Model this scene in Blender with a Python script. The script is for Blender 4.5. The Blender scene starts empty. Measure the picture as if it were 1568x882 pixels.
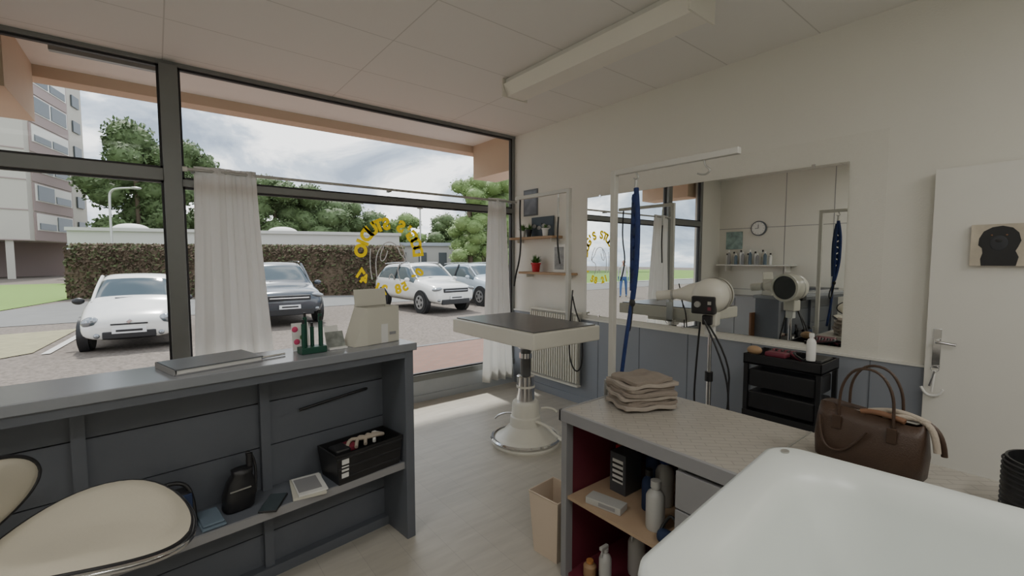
import bpy, bmesh, math, random
from mathutils import Vector, Matrix
random.seed(7)
R=math.radians
# ------------------------------------------------------------ materials
MATS={}
def mat(name,col,rough=.6,metal=0,var=.06,scale=8,bump=0,bscale=60,spec=.5,coat=0):
    if name in MATS: return MATS[name]
    m=bpy.data.materials.new(name);m.use_nodes=True
    nt=m.node_tree;n=nt.nodes;l=nt.links
    b=n['Principled BSDF']
    b.inputs['Roughness'].default_value=rough;b.inputs['Metallic'].default_value=metal
    b.inputs['Specular IOR Level'].default_value=spec
    b.inputs['Coat Weight'].default_value=coat
    tc=n.new('ShaderNodeTexCoord')
    nz=n.new('ShaderNodeTexNoise');nz.inputs['Scale'].default_value=scale;nz.inputs['Detail'].default_value=4
    l.new(tc.outputs['Object'],nz.inputs['Vector'])
    mx=n.new('ShaderNodeMix');mx.data_type='RGBA'
    c=Vector(col)
    mx.inputs[6].default_value=(*(c*(1-var)),1);mx.inputs[7].default_value=(*[min(1,x) for x in c*(1+var)],1)
    l.new(nz.outputs['Fac'],mx.inputs[0]);l.new(mx.outputs[2],b.inputs['Base Color'])
    if bump:
        n2=n.new('ShaderNodeTexNoise');n2.inputs['Scale'].default_value=bscale;n2.inputs['Detail'].default_value=3
        l.new(tc.outputs['Object'],n2.inputs['Vector'])
        bp=n.new('ShaderNodeBump');bp.inputs['Strength'].default_value=bump;bp.inputs['Distance'].default_value=.01
        l.new(n2.outputs['Fac'],bp.inputs['Height']);l.new(bp.outputs[0],b.inputs['Normal'])
    MATS[name]=m;return m
def brickmat(name,c1,c2,cm,bw,rh,off,mortar,loc=(0,0,0),rot=0,rough=.6,bump=.2,noise=.0,spec=.5):
    m=bpy.data.materials.new(name);m.use_nodes=True
    nt=m.node_tree;n=nt.nodes;l=nt.links;b=n['Principled BSDF']
    b.inputs['Roughness'].default_value=rough;b.inputs['Specular IOR Level'].default_value=spec
    tc=n.new('ShaderNodeTexCoord');mp=n.new('ShaderNodeMapping')
    mp.inputs['Location'].default_value=loc;mp.inputs['Rotation'].default_value=(0,0,rot)
    l.new(tc.outputs['Object'],mp.inputs['Vector'])
    br=n.new('ShaderNodeTexBrick');br.offset=off;br.squash=1
    br.inputs['Scale'].default_value=1;br.inputs['Brick Width'].default_value=bw;br.inputs['Row Height'].default_value=rh
    br.inputs['Mortar Size'].default_value=mortar;br.inputs['Mortar Smooth'].default_value=.1
    br.inputs['Color1'].default_value=(*c1,1);br.inputs['Color2'].default_value=(*c2,1);br.inputs['Mortar'].default_value=(*cm,1)
    l.new(mp.outputs[0],br.inputs['Vector'])
    src=br.outputs['Color']
    if noise:
        mp2=n.new('ShaderNodeMapping');mp2.inputs['Scale'].default_value=(2,14,2);mp2.inputs['Rotation'].default_value=(0,0,rot)
        l.new(tc.outputs['Object'],mp2.inputs['Vector'])
        nz=n.new('ShaderNodeTexNoise');nz.inputs['Scale'].default_value=1.5;nz.inputs['Detail'].default_value=6
        l.new(mp2.outputs[0],nz.inputs['Vector'])
        rp=n.new('ShaderNodeMapRange');rp.inputs[1].default_value=.3;rp.inputs[2].default_value=.7;rp.inputs[3].default_value=1-noise;rp.inputs[4].default_value=1+noise*.6
        l.new(nz.outputs['Fac'],rp.inputs[0])
        mu=n.new('ShaderNodeMix');mu.data_type='RGBA';mu.blend_type='MULTIPLY';mu.inputs[0].default_value=1
        l.new(src,mu.inputs[6]);l.new(rp.outputs[0],mu.inputs[7]);src=mu.outputs[2]
    l.new(src,b.inputs['Base Color'])
    bp=n.new('ShaderNodeBump');bp.inputs['Strength'].default_value=bump;bp.inputs['Distance'].default_value=.003;bp.invert=True
    l.new(br.outputs['Fac'],bp.inputs['Height']);l.new(bp.outputs[0],b.inputs['Normal'])
    MATS[name]=m;return m

M_wall=mat('wall_paint_white',(.79,.775,.71),.75,var=.02,scale=2,bump=.12,bscale=90)
M_wallpaper=mat('wallpaper_textured',(.775,.76,.695),.8,var=.02,scale=40,bump=.3,bscale=140)
M_ceil=brickmat('ceiling_panels',(.80,.79,.75),(.80,.79,.75),(.60,.59,.55),1.2,.6,0,.004,loc=(-.10,-.5,0),rough=.7,bump=.3)
M_floor=brickmat('floor_laminate',(.53,.50,.44),(.505,.475,.415),(.42,.395,.35),1.2,.19,.37,.0013,rot=R(90),rough=.42,bump=.08,noise=.11)
M_wain=mat('wainscot_grey',(.28,.305,.35),.5,var=.03)
M_gray=mat('grey_paint_dark',(.130,.143,.168),.45,var=.12,scale=5,bump=.06,bscale=30)
M_graytop=mat('grey_paint_gloss',(.24,.255,.28),.22,var=.06,scale=5)
M_gray2=mat('grey_paint_mid',(.30,.30,.31),.45,var=.05)
M_frame=mat('window_frame_grey',(.22,.23,.225),.4,metal=.2,var=.06)
M_dark=mat('black_seal',(.025,.025,.028),.5)
M_plinth=mat('plinth_grey',(.42,.45,.48),.5)
M_white=mat('white_paint',(.80,.79,.74),.4,var=.02)
M_cream=mat('cream_enamel',(.74,.72,.64),.3,var=.03)
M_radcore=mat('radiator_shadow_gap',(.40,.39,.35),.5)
M_plasticw=mat('white_plastic',(.82,.82,.80),.35,var=.01)
M_black=mat('black_plastic',(.018,.018,.02),.4,var=.2)
M_rubber=mat('rubber_mat',(.11,.11,.11),.3,var=.1)
M_chrome=mat('chrome',(.75,.75,.76),.12,metal=1,var=.02)
M_steel=mat('galvanised_steel',(.50,.50,.48),.35,metal=.7,var=.06)
M_alu=mat('aluminium_tube',(.62,.61,.57),.4,metal=.2,var=.03)
M_curt=mat('curtain_fabric',(.90,.90,.89),.9,var=.02,bump=.1,bscale=200)
M_yellow=mat('decal_yellow',(.85,.66,.01),.5)
M_decw=mat('decal_white',(.75,.75,.72),.5)
M_wood=mat('wood_shelf',(.42,.27,.15),.5,var=.2,scale=10)
M_woodb=mat('wood_brown',(.22,.11,.06),.5,var=.2,scale=10)
M_mdf=mat('wood_panel_light',(.46,.33,.22),.6,var=.15,scale=6)
M_green=mat('leaf_green',(.08,.20,.045),.5,var=.4)
M_red=mat('pot_red',(.5,.02,.03),.35)
M_blue=mat('leash_blue',(.012,.03,.13),.7,var=.4,scale=60)
M_maroon=mat('maroon_paint',(.17,.03,.05),.5)
M_towel=mat('towel_taupe',(.29,.245,.205),.95,var=.15,scale=30,bump=.5,bscale=300)
M_towel2=mat('towel_light',(.40,.35,.30),.95,var=.12,scale=30,bump=.5,bscale=300)
M_leather=mat('leather_brown',(.065,.038,.025),.42,var=.15,scale=15,bump=.15,bscale=200)
M_rope=mat('rope_beige',(.45,.39,.32),.9,bump=.4,bscale=150)
M_tub=mat('bathtub_acrylic',(.70,.74,.715),.30,var=.005,spec=.35)
M_seat=mat('cream_vinyl',(.62,.58,.48),.35,var=.03,bump=.05,bscale=120)
M_bin=mat('bin_beige',(.72,.60,.48),.5,var=.02)
M_card=mat('cardboard_cream',(.60,.585,.51),.7,var=.02)
M_paper=mat('paper_white',(.74,.74,.72),.7,var=.03,scale=20)
M_navy=mat('navy_cloth',(.02,.035,.09),.8,var=.2)
M_bluegrey=mat('bluegrey_cloth',(.14,.19,.24),.8)
M_pink=mat('card_pink',(.7,.08,.2),.5)
M_dgreen=mat('pen_green',(.01,.07,.045),.4)
M_peach=mat('peach_render',(.58,.44,.32),.8,var=.04)
M_soffit=mat('soffit_white',(.78,.76,.71),.8,var=.03)
M_carwhite=mat('car_paint_white',(.76,.75,.71),.2,var=.01,coat=1)
M_cardark=mat('car_paint_dark',(.045,.055,.07),.2,var=.05,coat=1,metal=.4)
M_cargrey=mat('car_paint_bluegrey',(.45,.52,.58),.2,var=.02,coat=1)
M_roofg=mat('roof_bluegrey',(.42,.47,.52),.6,var=.02)
M_glassd=mat('car_glass',(.05,.07,.08),.06,var=.05,spec=.9)
M_tyre=mat('tyre',(.02,.02,.02),.8)
M_rim=mat('alloy_rim',(.45,.45,.46),.3,metal=.8)
M_lamp=mat('headlight_glass',(.30,.32,.34),.05,spec=1,metal=.6)
M_plate=mat('number_plate',(.75,.75,.75),.4)
M_asph=mat('asphalt_pinkish',(.175,.15,.13),.95,var=.75,scale=18,bump=.7,bscale=30,spec=.2)
M_road=mat('asphalt_road',(.19,.19,.185),.95,var=.12,scale=2,spec=.2)
M_pave=brickmat('paving_red',(.22,.115,.085),(.19,.10,.075),(.15,.12,.10),.22,.11,.5,.008,rough=.9,bump=.3)
M_grass=mat('grass',(.14,.25,.04),.9,var=.3,scale=4,bump=.5,bscale=40)
M_sand=mat('dry_verge',(.27,.25,.15),.95,var=.35,scale=6)
M_leaf1=mat('tree_leaves',(.085,.13,.045),.7,var=.5,scale=.8)
M_leaf2=mat('tree_leaves_light',(.17,.25,.08),.7,var=.4,scale=.8)
M_hedge=mat('hedge_leaves',(.12,.085,.055),.9,var=.4,scale=3)
M_hedge2=mat('hedge_leaves_green',(.10,.12,.05),.9,var=.4,scale=3)
M_bark=mat('bark',(.12,.09,.06),.9)
M_bld=mat('building_render',(.52,.49,.43),.85,var=.04,scale=.4)
M_bldw=mat('building_white',(.52,.51,.48),.85,var=.04,scale=.4)
M_bldp=mat('building_pink',(.36,.28,.265),.85)
M_bldd=mat('building_glass',(.09,.105,.115),.3)
M_clock=mat('clock_face',(.85,.85,.82),.4)
M_darkcab=mat('cabinet_dark',(.07,.075,.085),.4)
M_orange=mat('figurine_tan',(.55,.25,.08),.5)
M_mirror=mat('mirror_silver',(.86,.88,.86),.0,metal=1,var=0)

def glassmat():
    m=bpy.data.materials.new('window_glass');m.use_nodes=True;n=m.node_tree.nodes;l=m.node_tree.links
    n.clear();o=n.new('ShaderNodeOutputMaterial');t=n.new('ShaderNodeBsdfTransparent');g=n.new('ShaderNodeBsdfGlossy')
    g.inputs['Roughness'].default_value=.02;t.inputs[0].default_value=(.95,.965,.96,1)
    mx=n.new('ShaderNodeMixShader');mx.inputs[0].default_value=.006
    l.new(t.outputs[0],mx.inputs[1]);l.new(g.outputs[0],mx.inputs[2]);l.new(mx.outputs[0],o.inputs[0]);return m
M_glass=glassmat()
def translucent(m,col,fac):
    nt=m.node_tree;n=nt.nodes;l=nt.links;b=n['Principled BSDF'];o=[x for x in n if x.type=='OUTPUT_MATERIAL'][0]
    t=n.new('ShaderNodeBsdfTranslucent');t.inputs[0].default_value=(*col,1)
    mx=n.new('ShaderNodeMixShader');mx.inputs[0].default_value=fac
    l.new(b.outputs[0],mx.inputs[1]);l.new(t.outputs[0],mx.inputs[2]);l.new(mx.outputs[0],o.inputs[0])
translucent(M_curt,(.92,.92,.90),.46)
translucent(M_yellow,(1,.86,.01),.75)
translucent(M_decw,(.85,.85,.85),.6)

# ------------------------------------------------------------ builders
COL=bpy.context.scene.collection
def E(name,loc=(0,0,0),rz=0):
    o=bpy.data.objects.new(name,None);COL.objects.link(o);o.location=loc;o.rotation_euler=(0,0,R(rz));o.empty_display_size=.1;return o
def mk(parent,name,verts,faces,m,smooth=False,loc=None,rot=None):
    me=bpy.data.meshes.new(name);me.from_pydata([tuple(v) for v in verts],[],faces);me.update()
    bm=bmesh.new();bm.from_mesh(me);bmesh.ops.recalc_face_normals(bm,faces=bm.faces);bm.to_mesh(me);bm.free()
    o=bpy.data.objects.new(name,me);COL.objects.link(o)
    me.materials.append(m)
    if smooth: me.shade_smooth()
    if parent: o.parent=parent
    if loc: o.location=loc
    if rot: o.rotation_euler=[R(a) for a in rot]
    return o
def box(parent,name,x0,x1,y0,y1,z0,z1,m,bev=0,loc=None,rot=None):
    v=[(x,y,z) for x in(x0,x1) for y in(y0,y1) for z in(z0,z1)]
    f=[(0,1,3,2),(4,6,7,5),(0,4,5,1),(2,3,7,6),(0,2,6,4),(1,5,7,3)]
    o=mk(parent,name,v,f,m,loc=loc,rot=rot)
    if bev:
        b=o.modifiers.new('bevel','BEVEL');b.width=bev;b.segments=3;o.data.shade_smooth()
        w=o.modifiers.new('wn','WEIGHTED_NORMAL')
    return o
def cbox(parent,name,c,s,m,bev=0,rot=None):
    return box(parent,name,-s[0]/2,s[0]/2,-s[1]/2,s[1]/2,-s[2]/2,s[2]/2,m,bev,loc=c,rot=rot)
def lathe(parent,name,prof,m,loc=(0,0,0),seg=36,rot=None,sx=1,sy=1,cap=True):
    v=[];f=[]
    for r,z in prof:
        for i in range(seg):
            a=2*math.pi*i/seg;v.append((r*math.cos(a)*sx,r*math.sin(a)*sy,z))
    for k in range(len(prof)-1):
        for i in range(seg):
            j=(i+1)%seg;f.append((k*seg+i,k*seg+j,(k+1)*seg+j,(k+1)*seg+i))
    if cap:
        if prof[0][0]>1e-4:f.append(tuple(range(seg))[::-1])
        if prof[-1][0]>1e-4:f.append(tuple((len(prof)-1)*seg+i for i in range(seg)))
    o=mk(parent,name,v,f,m,smooth=True,loc=loc,rot=rot)
    s=o.modifiers.new('es','EDGE_SPLIT');s.split_angle=R(40)
    return o
def cyl(parent,name,p0,p1,r,m,r2=None,seg=28):
    p0=Vector(p0);p1=Vector(p1);d=p1-p0
    o=lathe(parent,name,[(r,0),(r2 if r2 is not None else r,d.length)],m,seg=seg)
    o.location=p0;o.rotation_mode='QUATERNION';o.rotation_quaternion=d.to_track_quat('Z','Y');return o
def ball(parent,name,c,s,m,rot=None,seg=28):
    prof=[(math.sin(math.pi*i/16)+1e-5*(i in(0,16)),-math.cos(math.pi*i/16)) for i in range(17)]
    o=lathe(parent,name,prof,m,loc=c,rot=rot,seg=seg,cap=False)
    o.modifiers.clear();o.scale=s;return o
def tube(parent,name,pts,r,m,cyc=False,smooth=True,res=4):
    cu=bpy.data.curves.new(name,'CURVE');cu.dimensions='3D';cu.bevel_depth=r;cu.bevel_resolution=3;cu.use_fill_caps=True
    if smooth:
        s=cu.splines.new('NURBS');s.points.add(len(pts)-1)
        for p,q in zip(s.points,pts):p.co=(*q,1)
        s.order_u=3;s.use_endpoint_u=True;s.use_cyclic_u=cyc;s.resolution_u=res
    else:
        s=cu.splines.new('POLY');s.points.add(len(pts)-1)
        for p,q in zip(s.points,pts):p.co=(*q,1)
        s.use_cyclic_u=cyc
    t=bpy.data.objects.new('tmp',cu);COL.objects.link(t)
    bpy.context.view_layer.update()
    me=bpy.data.meshes.new_from_object(t.evaluated_get(bpy.context.evaluated_depsgraph_get()))
    bpy.data.objects.remove(t);me.materials.clear();me.materials.append(m);me.shade_smooth()
    o=bpy.data.objects.new(name,me);COL.objects.link(o);o.parent=parent;return o
def text(parent,name,s,size,m,loc,rot,depth=.0005,align='CENTER',off=.02):
    cu=bpy.data.curves.new(name,'FONT');cu.body=s;cu.size=size;cu.extrude=depth;cu.align_x=align;cu.offset=size*off
    t=bpy.data.objects.new('tmp',cu);COL.objects.link(t);bpy.context.view_layer.update()
    me=bpy.data.meshes.new_from_object(t.evaluated_get(bpy.context.evaluated_depsgraph_get()))
    bpy.data.objects.remove(t);me.materials.clear();me.materials.append(m)
    o=bpy.data.objects.new(name,me);COL.objects.link(o);o.parent=parent;o.location=loc;o.rotation_euler=[R(a) for a in rot];return o
def sub(o,l=2):
    s=o.modifiers.new('sub','SUBSURF');s.levels=l;s.render_levels=l;return o
def leaves(parent,name,blobs,n,size,m,flat=1):
    v=[];f=[]
    for i in range(n):
        c,r=random.choice(blobs)
        d=Vector((random.gauss(0,1),random.gauss(0,1),random.gauss(0,1))).normalized()
        p=Vector(c)+Vector((d.x*r[0],d.y*r[1],d.z*r[2]))*(.72+.33*random.random())
        a=Vector((random.gauss(0,1),random.gauss(0,1),random.gauss(0,1))).normalized();b=a.orthogonal().normalized()
        s=size*random.uniform(.5,1.3);k=len(v)
        v+=[p-a*s,p+b*s*.6,p+a*s,p-b*s*.6];f.append((k,k+1,k+2,k+3))
    return mk(parent,name,v,f,m)

# ------------------------------------------------------------ room shell
CX,CY,CZ=3.41,4.25,2.95
XL,YB=-1.6,-2.4
box(None,'floor',XL-.1,CX+.1,YB-.1,CY+.1,-.1,0,M_floor)
box(None,'ceiling',XL-.1,CX+.1,YB-.1,CY+.06,CZ,CZ+.12,M_ceil)
box(None,'wall_mirror_side',CX,CX+.15,YB-.1,CY+.1,0,CZ,M_wall)
g=E('trim_wainscot')
box(g,'panel',CX-.012,CX,YB,CY-.02,0.08,.885,M_wain)
box(g,'cap',CX-.022,CX,YB,CY-.02,.885,.90,M_white)
for y in (3.9,2.9,2.42,1.95,1.45,.75): box(g,'seam',CX-.0145,CX-.012,y,y+.006,.08,.885,M_gray)
box(None,'baseboard_mirror_side',CX-.02,CX,YB,CY-.02,0,.08,M_wain)
box(None,'trim_wallpaper_panel',CX-.002,CX,.72,3.08,.905,2.27,M_wallpaper)
g=E('wall_left');
box(g,'wall',XL-.12,XL,YB-.1,CY+.1,0,CZ,M_wall)
for y in (-1.2,0,1.2,2.4,3.1): box(g,'seam',XL,XL+.003,y,y+.01,0,CZ,M_gray2)
for z in (.95,2.05): box(g,'seam_h',XL,XL+.003,YB,CY,z,z+.01,M_gray2)
box(None,'wall_back',XL,CX,YB-.12,YB,0,CZ,M_wall)
g=E('wall_window_side')
box(g,'pier_left',XL,-.95,CY-.02,CY+.12,0,CZ+.1,M_wall)
box(g,'plinth',-.95,CX,CY-.02,CY+.10,0,.22,M_plinth)
box(g,'plinth_base',-.95,CX,CY-.035,CY-.02,0,.07,M_plinth)
box(g,'lintel',-.95,CX+.15,CY+.06,CY+.14,CZ+.02,CZ+.4,M_soffit)

g=E('window_1',(0,CY,0))
def fr(n,x0,x1,z0,z1,d0=-.03,d1=.05,m=M_frame): box(g,n,x0,x1,d0,d1,z0,z1,m,.004)
fr('frame_top',-.95,CX,2.92,3.0);fr('frame_bottom',-.95,CX,.22,.285);fr('frame_left',-.95,-.88,.285,2.92)
fr('frame_right',3.37,3.41,.285,2.92,-.02);fr('post',.075,.185,.285,2.92,-.06,.05)
fr('transom_a',-.88,.075,2.08,2.17);fr('transom_b',.185,3.37,2.045,2.10,-.03,.04)
for (x0,x1,z0,z1) in ((-.88,.075,2.17,2.92),(-.88,.075,.285,2.08),(.185,3.37,2.10,2.92),(.185,3.37,.285,2.045)):
    t=.016
    for q in ((x0,x1,z0,z0+t),(x0,x1,z1-t,z1),(x0,x0+t,z0,z1),(x1-t,x1,z0,z1)):
        box(g,'seal',q[0],q[1],-.012,.022,q[2],q[3],M_dark)
    mk(g,'glass',[(x0,.005,z0),(x1,.005,z0),(x1,.005,z1),(x0,.005,z1)],[(0,1,2,3)],M_glass)

# curtain rod + curtains
g=E('curtain_rod',(0,4.14,2.165))
cyl(g,'rod',(.2,0,0),(3.36,0,0),.012,M_steel)
for x in (.25,1.8,3.3): box(g,'bracket',x-.012,x+.012,0,.07,-.02,.012,M_frame)
cyl(g,'finial',(.185,0,0),(.215,0,0),.018,M_white)
def curtain(xt0,xt1,xb0,xb1,zt,zb,y,folds,amp):
    g=E('curtain',(0,y,0));nx=folds*14;nz=30;v=[];f=[]
    for j in range(nz+1):
        t=j/nz;z=zt+(zb-zt)*t
        a0=xt0+(xb0-xt0)*t**1.3;a1=xt1+(xb1-xt1)*t**1.3
        for i in range(nx+1):
            s=i/nx;ph=s*folds*2*math.pi+1.1*math.sin(s*7+1+t)
            yy=amp*(.30+.70*t)*math.sin(ph+.5*t)+.014*math.sin(ph*.37+t*4)+.003*math.sin(ph*3.1+t*6)*(1-t)
            v.append((a0+(a1-a0)*(s+.010*math.sin(ph*2)),yy,z+(.006*math.sin(ph) if j==nz else 0)))
    for j in range(nz):
        for i in range(nx):
            k=j*(nx+1)+i;f.append((k,k+1,k+nx+2,k+nx+1))
    o=mk(g,'cloth',v,f,M_curt,smooth=True)
    h=o.modifiers.new('s','SOLIDIFY');h.thickness=.002
curtain(.25,.66,.18,.80,2.195,.12,4.14,5,.022)
curtain(2.96,3.20,2.86,3.33,2.19,.09,4.14,4,.022)

# window lettering
g=E('window_lettering',(1.83,4.235,0))
def arc(s,cz,r,a0,a1,size,flip=False):
    n=len(s)
    for i,ch in enumerate(s):
        if ch==' ':continue
        an=R(a0+(a1-a0)*i/(n-1))
        x=r*math.cos(an);z=cz+r*math.sin(an)
        o=text(g,'letter',ch,size,M_yellow,(0,0,0),(0,0,0),off=.055)
        tilt=(an-math.pi/2) if not flip else (an+math.pi/2)
        o.matrix_local=Matrix.Translation((x,0,z))@Matrix.Rotation(-tilt,4,'Y')@Matrix.Rotation(math.pi,4,'Z')@Matrix.Rotation(math.pi/2,4,'X')
arc("DOG'S STUDIO",1.55,.245,6,174,.155)
arc("06 58 21 47",1.56,.41,-32,-148,.125,True)
def dl(pts): tube(g,'dog_outline',[(x,0,z) for x,z in pts],.0045,M_decw)
dl([(-.14,1.30),(-.16,1.45),(-.13,1.58),(-.06,1.66),(.02,1.67),(.08,1.62),(.10,1.55),(.16,1.50),(.15,1.46),(.08,1.44),(.07,1.36),(.10,1.28)])
dl([(-.06,1.64),(-.11,1.55),(-.10,1.47),(-.05,1.50),(-.03,1.58)])
dl([(.10,1.66),(.16,1.58),(.17,1.48)])
dl([(-.02,1.30),(.0,1.40),(.04,1.30)])
dl([(-.20,1.60),(-.22,1.45),(-.19,1.30)])

# ceiling fixture
g=E('added_fill_fixture',(2.375,2.14,0))
box(g,'body',-.10,.10,-.80,.80,2.90,CZ,M_white,.004)
o=mk(g,'diffuser',[(-.125,-.8,2.905),(.125,-.8,2.905),(-.085,-.8,2.815),(.085,-.8,2.815),(-.125,.8,2.905),(.125,.8,2.905),(-.085,.8,2.815),(.085,.8,2.815)],
 [(0,1,3,2),(4,6,7,5),(0,2,6,4),(1,5,7,3),(2,3,7,6),(0,4,5,1)],mat('diffuser_opal',(.84,.82,.74),.35,var=.02))
for y in (-.815,.80): box(g,'end_cap',-.13,.13,y,y+.015,2.808,CZ,M_cream,.003)
cyl(g,'cable_box',(.02,-.9,CZ-.03),(.02,-.9,CZ),.03,M_white)
# added fill lights to brighten the room, in invented ceiling fixtures out of view
def fill_luminaire(x,y,P,sx=1.5,sy=.3):
    g=E('added_fill_fixture',(x,y,0));box(g,'housing',-sx/2,sx/2,-sy/2,sy/2,2.90,CZ,M_white,.004)
    d=bpy.data.lights.new('added_fill_light','AREA');d.shape='RECTANGLE';d.size=sx*.95;d.size_y=sy*.9;d.energy=P;d.color=(1,.975,.93)
    o=bpy.data.objects.new('added_fill_light',d);COL.objects.link(o);o.parent=g;o.location=(0,0,2.892)
fill_luminaire(.2,-.9,24);fill_luminaire(2.3,-1.3,20);fill_luminaire(-.8,1.2,14)

# mirror
g=E('wall_mirror',(CX-.008,0,0))
box(g,'glass',-.006,0,.905,3.06,.94,2.105,M_mirror)
for y,z in ((1.1,.94),(2.0,.94),(2.9,.94),(1.1,2.105),(2.9,2.105)): box(g,'clip',-.010,0,y-.01,y+.01,z-.008,z+.012,M_chrome)

# door
g=E('door_1',(3.345,.50,0),-2)
box(g,'leaf',0,.04,-.86,0,.01,1.985,M_white,.003)
box(g,'handle_plate',-.006,0,-.065,-.03,.90,1.12,M_chrome,.003)
tube(g,'handle_lever',[(-.004,-.048,1.05),(-.045,-.048,1.05),(-.05,-.055,1.052),(-.05,-.13,1.045)],.009,M_chrome)
tube(g,'key_ring',[(-.02,-.048+.018*math.cos(a),.90+.018*math.sin(a)) for a in [i*math.pi/4 for i in range(8)]],.002,M_chrome,cyc=True)
cyl(g,'key_a',(-.02,-.048,.885),(-.02,-.03,.80),.006,M_chrome)
tube(g,'anchor_shank',[(-.02,-.048,.89),(-.022,-.045,.83),(-.02,-.04,.77)],.005,M_plasticw)
tube(g,'anchor_arms',[(-.02,0.005,.79),(-.02,-.01,.755),(-.02,-.04,.745),(-.02,-.075,.76),(-.02,-.085,.79)],.007,M_plasticw)
g=E('door_picture',(3.332,.245,1.57),-2)
box(g,'canvas',-.02,0,-.12,.10,-.105,.105,M_mdf,.002)
box(g,'wash',-.0212,-.02,-.12,.10,-.105,.105,mat('canvas_beige',(.60,.54,.44),.8,var=.35,scale=14))
def flatp(g,nm,pts,x,m): mk(g,nm,[(x,y,z) for y,z in pts],[tuple(range(len(pts)))],m)
flatp(g,'dog_silhouette',[(-.062,-.104),(-.07,-.06),(-.058,-.03),(-.066,-.01),(-.075,.02),(-.066,.06),(-.045,.085),(-.01,.096),(.025,.09),(.055,.07),(.07,.035),(.072,-.0),(.058,-.015),(.055,-.04),(.062,-.07),(.058,-.104)],-.022,M_black)
ball(g,'dog_muzzle',(-.022,0,.01),(.003,.032,.038),mat('dog_grey',(.035,.037,.045),.5));ball(g,'dog_nose',(-.025,0,.022),(.002,.013,.009),M_black)
for s in (-1,1): ball(g,'dog_eye',(-.024,s*.026,.05),(.002,.004,.004),M_woodb)
flatp(g,'red_corner',[(-.12,.105),(-.12,.045),(-.10,.06),(-.095,.105)],-.0222,mat('paint_red',(.5,.02,.02),.5))

# shelves in the corner with items
def shelf(y0,y1,z):
    g=E('wall_shelf',(CX,0,z));box(g,'board',-.15,-.001,y0,y1,-.012,.012,M_wood,.002)
    for y in (y0+.08,y1-.08): box(g,'bracket',-.10,-.001,y-.006,y+.006,-.05,-.0125,M_white)
shelf(3.42,4.15,1.735);shelf(3.20,3.98,1.345)
def plant(x,y,z,r,h,mp,n=40,ls=.03):
    g=E('potted_plant',(x,y,z))
    lathe(g,'pot',[(r*.7,0.0),(r*.95,h),(r*1.05,h),(r*1.05,h*.85),(r*1.0,h*.85),(r*.9,h*.8)],mp)
    v=[];f=[]
    for i in range(n):
        a=random.random()*6.28;el=random.uniform(.5,1.4);L=min(ls*random.uniform(1.2,2.4),.075/math.cos(el))
        d=Vector((math.cos(a)*math.cos(el),math.sin(a)*math.cos(el),math.sin(el)));s=Vector((-math.sin(a),math.cos(a),0))*ls*.18
        b=Vector((0,0,h*.85));m_=b+d*L*.5;t=b+d*L+Vector((0,0,-.01));k=len(v)
        v+=[b,m_+s,t,m_-s];f.append((k,k+1,k+2,k+3))
    mk(g,'leaves',v,f,M_green)
plant(CX-.095,3.96,1.748,.032,.07,M_plasticw,ls=.05)
plant(CX-.105,3.85,1.748,.036,.08,M_black,ls=.045)
plant(CX-.105,3.58,1.748,.038,.085,M_plasticw,ls=.03)
plant(CX-.095,3.74,1.358,.055,.10,M_red,ls=.055,n=80)
g=E('sheep_sign',(CX-.03,3.72,1.748))
box(g,'board',0,.02,-.18,.17,0,.22,mat('sign_slate',(.08,.11,.14),.6))
for i in range(4):
    ball(g,'sheep_body',(-.004,-.12+i*.08,.10+.02*(i%2)),(.004,.032,.022),M_decw);ball(g,'sheep_head',(-.006,-.088+i*.08,.12+.02*(i%2)),(.004,.01,.012),M_dark)
g=E('picture_frame',(CX-.012,3.935,2.145))
box(g,'frame',0,.012,-.12,.12,-.15,.15,mat('photo_frame_grey',(.12,.13,.15),.4),.002)
box(g,'photo',-.0015,0,-.10,.10,-.13,.13,mat('photo_dim',(.20,.22,.26),.4,var=.6,scale=10))
g=E('picture_frame',(CX-.05,3.42,1.358))
box(g,'frame',0,.012,-.09,.09,0,.30,M_white,.002)
box(g,'photo',-.0015,0,-.07,.07,.03,.27,mat('photo_bw',(.3,.3,.3),.4,var=.9,scale=16))
# radiator
g=E('radiator',(CX-.10,3.47,0))
box(g,'core',.02,.05,-.37,.37,.20,.95,M_radcore,.006)
for i in range(21):
    y=-.362+i*.0352;box(g,'fin',-.004,.02,y,y+.019,.23,.92,M_cream,.004)
box(g,'top',-.005,.055,-.375,.375,.94,.96,M_cream,.004);box(g,'bottom',-.005,.055,-.375,.375,.19,.21,M_cream,.004)
for y in (-.3,.3):box(g,'bracket',.05,.085,y-.01,y+.01,.3,.85,M_steel)
tube(g,'pipe',[(.03,.39,.25),(.05,.42,.24),(.05,.42,.12),(.05,.42,.0)],.009,M_cream)
cyl(g,'valve',(.03,.37,.25),(.03,.42,.25),.016,M_white)

# ------------------------------------------------------------ grooming table
g=E('grooming_table',(2.33,2.75,0),0)
box(g,'top_slab',-.38,.29,-.53,.51,.885,1.0,M_cream,.012)
box(g,'rubber_mat',-.355,.265,-.505,.485,1.0,1.008,M_rubber,.002)
lathe(g,'base',[(.275,0),(.28,.015),(.27,.04),(.225,.06),(.21,.065),(.15,.13),(.13,.15),(.125,.22),(.115,.23),(.11,.33),(.10,.345),(.05,.35)],M_cream)
lathe(g,'foot_ring',[(.262,.032),(.285,.036),(.29,.05),(.28,.062),(.262,.058)],M_chrome,cap=False)
lathe(g,'lower_column',[(.072,.34),(.072,.55),(.066,.555)],M_chrome);lathe(g,'band',[(.076,.46),(.076,.475)],M_cream)
lathe(g,'piston',[(.042,.55),(.042,.80)],M_rubber);lathe(g,'collar',[(.052,.70),(.052,.74)],M_chrome)
box(g,'head_plate',-.15,.15,-.22,.22,.83,.885,M_cream,.006);lathe(g,'neck',[(.06,.78),(.09,.83)],M_chrome)
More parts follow.
